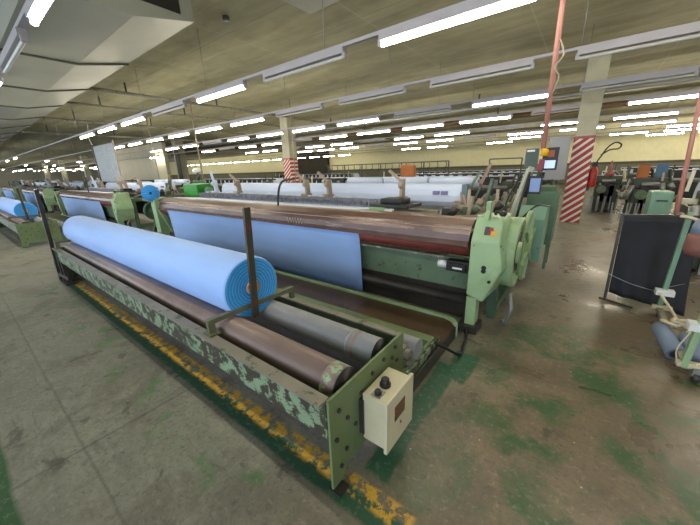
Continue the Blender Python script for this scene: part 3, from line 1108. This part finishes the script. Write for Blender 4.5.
MB().lathe((0, 0, 1.3), (0, 0, 1), [(0, .25), (.1, .25), (.15, .2)], 20).build('head', GREEN_GREY, g)
MB().lathe((0, 0, 1.72), (0, 0, 1), [(0, .10), (.05, .19), (.15, .19), (.20, .10)], 20).build('white_cap', WHITE, g)
MB().cyl((0, 0, 1.4), (0, 0, 1.75), .05).build('neck', DARK, g)

# ================================================================== control pillar with screens
cp = thing('control_pillar', 'leaning control pillar with screens and amber lamp at the loom end', 'control pillar', (-.5, 4.2, 0))
MB().bar((-.19, -.12, .9), (-.03, -.03, 1.66), .085, .05).build('leaning_post', paint('pale_grey_green_post', (168, 174, 158), .5, var=.08, grime=.2), cp)
MB().bar((-.22, -.1, .0), (-.22, -.1, .92), .09, .07).build('lower_post', GREEN_DARK, cp)
MB().box(-.10, .03, -.04, .02, 1.65, 1.86, .006).build('switch_box', paint('dark_green_box', (62, 78, 70), .5), cp)
MB().box(-.085, -.01, -.045, -.039, 1.825, 1.845).build('box_label', WHITE, cp)
sc_ = MB().box(.07, .22, -.02, .02, 1.62, 1.86, .004).build('upper_terminal', BLACK, cp)
MB().box(.10, .20, -.024, -.019, 1.64, 1.725).build('white_screen', SCREEN_W, sc_)
MB().prism([(.035, 1.62), (.085, 1.62), (.10, 1.74), (.05, 1.74)], 'y', -.06, -.03).build('red_unit', paint('red_grey_plastic', (134, 40, 54), .5), cp)
MB().lathe((.085, -.03, 1.775), (0, 0, 1), [(0, .036), (.05, .04), (.07, .03), (.08, .01)], 24).build('amber_lamp', AMBER, cp)
MB().box(.12, .18, -.03, -.02, 1.76, 1.83).build('orange_label', paint('brown_orange', (150, 72, 38), .5), cp)
tb = MB().box(-.02, .11, -.10, -.08, 1.36, 1.56, .008).build('tablet', BLACK, cp)
tb2 = MB().box(-.005, .095, -.104, -.099, 1.385, 1.535).build('tablet_screen', SCREEN, tb)
MB().bar((.05, -.08, 1.50), (.06, -.02, 1.66), .02).build('tablet_arm', DARK, cp)
MB().tube([(-.02, -.08, 1.6), (-.06, -.18, 1.3), (-.10, -.18, 1.0), (-.20, -.1, .6)], .015).build('cable_bundle', BLACK, cp)
MB().tube([(-.10, -.05, 1.6), (-.22, -.16, 1.25), (-.15, -.2, 1.0)], .010).build('cable', BLACK, cp)
pk = solo(MB().cyl((.02, 0, 1.86), (-.02, 0, CEIL), .025, n=14), 'pink_conduit', PINK, 'dusty pink conduit from the control pillar up to the ceiling', 'conduit', (-.46, 4.22, 0))
m = MB().tube([(.03, -.03, 2.9), (.08, -.05, 2.75), (.02, -.05, 2.65), (.07, -.05, 2.55), (.03, -.03, 2.4)], .008)
m.build('tied_wire', TAN, pk)

# grey board by the column
solo(MB().box(-.24, .24, -.02, .02, .0, 1.12), 'grey_panel', paint('light_grey_panel', (146, 148, 152), .6, var=.03), 'plain grey panel hanging left of the striped column', 'panel', (-.72, 10.5, 1.24))
solo(MB().bar((-.03, 0, 0), (-.03, 0, 1.26), .04).bar((-.2, 0, 0), (.2, 0, 0.02), .05), 'panel_stand', DARK, 'dark stand carrying the plain grey panel', 'stand', (-.72, 10.5, 0))

# fire extinguisher with hose
fe = thing('fire_extinguisher', 'red fire extinguisher with a looped hose beside the striped column', 'fire extinguisher', (.14, 11.05, 0))
MB().lathe((0, 0, 1.02), (0, 0, 1), [(0, .09), (.03, .10), (.42, .10), (.50, .06), (.54, .03)], 24).build('cylinder', paint('extinguisher_red', (160, 34, 30), .4), fe)
MB().box(-.06, .06, -.03, .03, 1.56, 1.68, .01).build('valve', BLACK, fe)
MB().tube([(.0, 0, 1.62), (.08, -.02, 1.8), (.2, -.02, 2.05), (.34, -.02, 2.16), (.46, -.02, 2.10), (.42, -.02, 2.0), (.25, -.02, 1.98), (.08, -.02, 1.85)], .018).build('hose', BLACK, fe)
MB().box(-.1, -.085, -.05, .05, 1.2, 1.4).build('wall_bracket', DARK, fe)

# ================================================================== black cloth screen frame on the right
bs = thing('cloth_screen', 'black cloth hung on a dark metal frame at right', 'screen', (.43, 4.75, 0))
m = MB()
m.bar((0, 0, 0), (-.02, .02, 1.10), .03)
m.bar((-.02, .02, 1.08), (.64, .22, 1.08), .03)
m.bar((.64, .22, 1.08), (.66, .16, 0), .03)
m.bar((.66, .22, 1.08), (1.0, -.1, 1.08), .03)
m.bar((-.05, .03, .012), (.26, -.12, .012), .03, .02)
m.build('frame', DARK, bs)
m = MB()
n, kz = 40, 16
CL = []
for i in range(n + 1):
    u = i / n
    row = []
    for j in range(kz + 1):
        v_ = j / kz
        x = .0 + u * .66 + .02 * v_
        y = -.02 + u * .18 + .012 * math.sin(u * 23) * v_ + .015 * math.sin(u * 9 + v_ * 3) * v_ - .28 * v_ * v_ * u
        z = 1.07 - (1.07 - .12 + .10 * u) * v_
        row.append(m.bm.verts.new((x, y, z)))
    CL.append(row)
for i in range(n):
    for j in range(kz):
        m._f((CL[i][j], CL[i + 1][j], CL[i + 1][j + 1], CL[i][j + 1]), True)
cl_ = m.build('black_cloth', paint('black_cloth', (30, 33, 42), .75, var=.3), bs)
cl_.modifiers.new('thickness', 'SOLIDIFY').thickness = .004
m = MB().tube([(-.02, -.03, .36), (.2, -.05, .28), (.42, -.08, .25), (.5, -.05, .3), (.8, .1, .4)], .004)
m.build('tie_string', STEEL, bs)

# ================================================================== trolley at the right edge
tr = thing('beam_trolley', 'pale green frame trolley with white clamps at the right edge', 'trolley', (.88, 3.9, 0))
MB().bar((.0, .62, .10), (.03, .66, 1.17), .05, .04).build('upright', GREEN_TURQ, tr)
MB().bar((-.02, -.66, .10), (.02, -.62, .80), .05, .04).build('upright', GREEN, tr)
MB().bar((.0, -.66, .10), (.0, .66, .10), .05, .04).build('base_rail', GREEN_FLAT, tr)
MB().bar((-.06, .60, .12), (.10, .60, .12), .05, .04).build('cross_rail', YARN, tr)
MB().bar((-.06, -.66, .12), (.40, -.60, .12), .05, .04).build('cross_rail', YARN, tr)
MB().tube([(-.04, .55, .30), (.05, .50, .18), (.12, .42, .08)], .014).build('white_rod', YARN, tr)
MB().tube([(-.04, .62, 1.13), (.05, .55, 1.12), (.16, .45, 1.04)], .015).build('upper_rod', YARN, tr)
for (yy, zz) in ((.60, .30), (-.66, .46)):
    MB().box(-.07, .08, yy - .05, yy + .05, zz - .03, zz + .03, .008).build('clamp', WHITE, tr)
MB().tube([(-.05, -.7, .42), (-.09, -.7, .25), (-.06, -.7, .12)], .005).build('wire_hook', YARN, tr)
MB().tube([(.03, -.74, .42), (.05, -.76, .25), (.03, -.75, .18)], .005).build('wire_hook', YARN, tr)
cs = MB().cyl((.04, -.68, .04), (.08, -.68, .04), .04, n=20).build('caster', DARK, tr)
MB().box(.03, .09, -.70, -.64, .05, .11).build('caster_fork', STEEL, cs)
cs = MB().cyl((.0, .62, .045), (.04, .62, .045), .045, n=20).build('caster', DARK, tr)

sp = thing('thread_spool', 'spool with grey neck and pale pink flange at the right edge', 'spool', (.905, 3.92, 1.12))
MB().lathe((0.01, 0, .06), (0, -.15, -1), [(-.03, .05), (0, .085), (.05, .10), (.12, .105)], 24).build('grey_neck', BLUEP, sp)
MB().lathe((0.01, -.01, -.055), (0, -.15, -1), [(0, .105), (.03, .115), (.14, .125), (.19, .10), (.205, .06)], 28).build('pink_body', paint('faded_pink_cone', (128, 84, 78), .6), sp)
MB().cyl((.10, .0, -.16), (0.22, .05, -1.12), .02).build('spool_stand', GREEN_FLAT, sp)

labs = ['blue grey plastic tube lying on the floor, leftmost of three', 'blue grey plastic tube lying on the floor, middle of three', 'blue grey plastic tube lying on the floor against the right edge']
for i, (x, y, a) in enumerate([(.83, 3.66, .25), (.99, 3.54, .22), (1.15, 3.44, .22)]):
    o = thing('plastic_tube', labs[i], 'tube', (x, y, .065), 'blue grey tubes on the floor', a)
    MB().lathe((0, -.16, 0), (0, 1, .28), [(0, .05), (0, .072), (.30, .066), (.36, .055)], 24).build('tube_shell', BLUEP, o)
    MB().lathe((0, -.163, 0), (0, 1, .28), [(0, .02), (0.0, .045), (.004, .045)], 24).build('tube_mouth', DARK, o)
wd = MB()
rn = random.Random(5)
for k in range(16):
    p0 = Vector((rn.uniform(-.10, .16), rn.uniform(-.06, .06), rn.uniform(.19, .26)))
    wd.tube([p0, p0 + Vector((rn.uniform(-.1, .1), rn.uniform(-.08, .08), rn.uniform(0, .04))), p0 + Vector((rn.uniform(-.15, .15), rn.uniform(-.1, .1), rn.uniform(-.03, .03)))], .012, 6)
o = solo(wd, 'yarn_waste', YARN, 'tangle of raw yarn waste heaped on the blue tubes', 'yarn', (.96, 3.78, 0))
o['kind'] = 'stuff'

# turquoise cabinet and slanted rubbed pole behind the screen
tc_ = thing('turquoise_cabinet', 'turquoise machine cover behind the black cloth screen', 'machine cover', (.95, 6.5, 0))
MB().box(-.13, .12, -.1, .3, .0, 1.24, .04).build('cover', GREEN_TURQ, tc_)
MB().box(-.06, .06, -.12, -.1, 1.10, 1.12).build('handle', DARK, tc_)
solo(MB().cyl((.10, .05, .0), (-.15, .05, CEIL), .026, n=14), 'rubbed_red_conduit', PINK, 'pink conduit with rubbed paint rising at the right edge', 'conduit', (1.05, 6.12, 0))
bb_ = solo(MB().box(-.12, .12, -.03, .03, 0, .36, .006), 'blue_notice_box', paint('blue_box', (74, 108, 140), .5), 'blue box standing on the machine behind the turquoise cover', 'box', (1.62, 12.0, 1.22))

# ================================================================== background looms
REARG = paint('oily_dark_green_frame', (54, 64, 48), 0.45, var=.3, chip=(100, 96, 74), chips=.64)


def rear_loom(x, y, L, label, seed=0, rack=True, orange=False):
    rn = random.Random(seed)
    t = thing('weaving_loom', label, 'loom', (x, y, 0), 'looms in the rows behind')
    for xx in (0, -L):
        m = MB()
        m.box(xx - .14, xx + .14, 0, 1.5, .08, .92, .02)
        m.box(xx - .18, xx + .18, .15, .55, .92, 1.22, .04)
        m.build('side_frame', REARG, t)
        m = MB()
        for k in range(5):
            m.bar((xx - .5 + k * .16, -.06, .02), (xx - .5 + k * .16 + rn.uniform(-.03, .03), -.06, .55), .035)
            m.cyl((xx - .4 + k * .15, .1, .6 + rn.uniform(0, .5)), (xx - .32 + k * .15, .1, .6 + rn.uniform(0, .5)), .06, n=12)
        m.build('end_levers', STEEL, t)
        if xx < 0 or L > 2:
            MB().lathe((xx + .02, -.10, .78), (0, 1, 0), [(0, .13), (.04, .13), (.04, .10), (.01, .09), (.01, .04), (.06, .03)], 24).build('hand_wheel', GREEN_GREY, t)
        for k in range(7):
            m = MB()
            a_ = (xx + rn.uniform(-.35, .35), rn.uniform(-.05, .4), rn.uniform(.5, 1.2))
            m.bar(a_, (a_[0] + rn.uniform(-.2, .2), a_[1] + .1, a_[2] + rn.uniform(.05, .35)), .04, .03)
            m.build('cam_link', [STEEL, TAN, DARK][rn.randrange(3)], t)
        m = MB()
        m.bar((xx - .3, .5, 1.2), (xx - .28, .5, 1.52), .04)
        m.bar((xx + .25, .5, 1.1), (xx + .2, .55, 1.44), .05)
        m.box(xx - .4, xx + .3, .3, .42, 1.02, 1.10)
        m.build('top_bracket', CREAM if rn.random() < .4 else REARG, t)
    MB().box(-L, 0, .0, .12, .35, .98).build('front_beam', BLACK, t)
    MB().cyl((-L, .05, 1.05), (0, .05, 1.05), .06).build('breast_roller', STEEL, t)
    MB().cyl((-L, 1.3, 1.05), (0, 1.3, 1.05), .30).build('warp_beam', WARP, t)
    m = MB()
    m.bar((-L, .9, 1.30), (0, .9, 1.30), .05, .07)
    for k in range(int(L / .45)):
        xx = -.3 - k * .45
        m.box(xx - .11, xx + .11, .72, .8, 1.08, 1.3)
    m.build('harness_boxes', BLACK, t)
    if rack:
        m = MB()
        for (ra, rb) in ((-2.05, -7.6), (.15, -.75)):
            m.bar((ra, .9, 1.86), (rb, .9, 1.86), .035)
            for k in range(int((ra - rb) / .9) + 1):
                m.bar((ra - k * .9, .9, 1.2), (ra - k * .9, .9, 1.86), .035)
        m.bar((-7.6, .9, 1.25), (.15, .9, 1.25), .035)
        for k in range(18):
            xx = -2.15 - k * .3
            m.tube([(xx, .88, 1.86), (xx + .04, .86, 1.72), (xx - .04, .86, 1.62), (xx + .03, .86, 1.52)], .014, 5)
        m.build('hook_rack', DARK, t)
    if orange:
        MB().box(-3.78, -3.22, .7, .86, 1.28, 1.78, .05).build('wooden_box', ORANGE, t)
    return t


# second row, back to back with the near looms, then rows further off
rl = [(-1.75, 9.7, 8.4, 'dark loom with hook rack behind the nearest loom, left of the striped column', 1, True, True),
      (-12.9, 9.7, 8.0, 'dark loom in the second row left of the far striped column', 2, False, False),
      (-1.2, 14.5, 7.5, 'dark loom in the third row behind the hook rack', 4, False, False),
      (-15, 19.5, 9, 'far dark loom close to the dark doorway', 6, False, False),
      (-1.5, 21, 9, 'far dark loom close to the yellow wall, left of the column', 7, False, False),
      (-25, 9.7, 9, 'dark loom in the second row near the cream office wall', 8, False, False),
      (-36, 9.3, 8, 'dark loom in the second row far down the left side', 9, False, False)]
for a in rl:
    rear_loom(*a)
# machines right of the striped column
rear_loom(.80, 13.6, .35, 'dark green machine end with steel bars right of the column', 21, False)
m_ = rear_loom(1.6, 11.6, .35, 'green lever machine with a bright hand wheel on the right', 22, False)
mm = thing('wooden_box', 'orange brown wooden box on top of the lever machine', 'box', (1.25, 11.95, 1.22))
MB().box(-.12, .12, -.12, .12, 0, .34, .01).build('box_body', ORANGE, mm)
MB().box(-.13, .13, -.13, .13, .34, .36).build('lid', paint('dark_wood_lid', (120, 70, 34), .6), mm)
mm = thing('brown_spindle', 'brown pointed spindle on the dark green machine end', 'spindle', (.62, 13.95, 1.22))
MB().lathe((0, 0, 0), (0, 0, 1), [(0, .14), (.12, .10), (.18, .04), (.48, .02)], 14).build('spindle_body', PINK_D, mm)
rear_loom(9.5, 14.2, 7.6, 'long loom with white warp beam in front of the yellow wall', 23, False)
rear_loom(9.0, 20.5, 7.6, 'far loom in front of the yellow wall at right', 24, False)
for i_, (x_, y_) in enumerate([(-52, 9.5), (-63, 9.2), (-75, 9.6), (-56, 15.6), (-88, 9)]):
    rear_loom(x_, y_, 8.5, 'dark loom in the distance at the far left, ' + ['nearest one in its row', 'second in its row', 'third in its row', 'alone in the row behind', 'furthest one of all'][i_], 60 + i_, False)
r2 = rear_loom(4.2, 6.6, 2.6, 'dark loom end behind the trolley at the right edge', 25, False)

# strip packing crates / small things on the left: hung white sheet by the office wall
ws = thing('hung_sheet', 'tall pale perforated sheet hanging in front of the cream wall', 'sheet', (-20.4, 5.6, 0))
m = MB()
m.box(-1.6, 1.6, -.01, .01, 1.45, 3.3)
m.build('sheet', paint('pale_perforated_sheet', (186, 190, 192), .6, var=.05, chip=(140, 144, 146), chips=.56, chip_scale=10), ws)
MB().bar((-1.75, 0, .0), (-1.75, 0, 3.4), .08).build('pole', DARK, ws)
MB().bar((1.65, 0, .0), (1.65, 0, 3.4), .05).build('pole', TAN, ws)
MB().tube([(-1.7, 0, 3.4), (-1.9, 0, 3.8), (-1.5, 0, CEIL)], .02).build('hanging_cable', WHITE, ws)

# vertical conduits dropping to the machines
for i, (x, y, mt, lab, bz) in enumerate([
        (-12.45, 6.5, TAN, 'thin tan conduit dropping to the dull green motor head', 1.45),
        (-17.0, 6.65, TAN, 'tan conduit dropping behind the second loom', 1.0),
        (-10.0, 9.3, TAN, 'thin tan conduit dropping to the second row near the far striped column', 1.2),
        (-31.0, 6.7, TAN, 'tan conduit dropping far down the left side', 1.0)]):
    solo(MB().cyl((0, 0, bz), (0, 0, CEIL), .025 if i != 2 else .02, n=10), 'drop_conduit', mt, lab, 'conduit', (x, y, 0), 'conduits dropping from the ceiling')

# second hall machines further left, visible as dark bulk with white cloth tops
for i in range(1, 4):
    rear_loom(-12.2 - 10.5 * i, 6.9, 8.2, 'dark loom with pale cloth top, %s behind the left aisle looms' % names[i - 1], 40 + i, False)
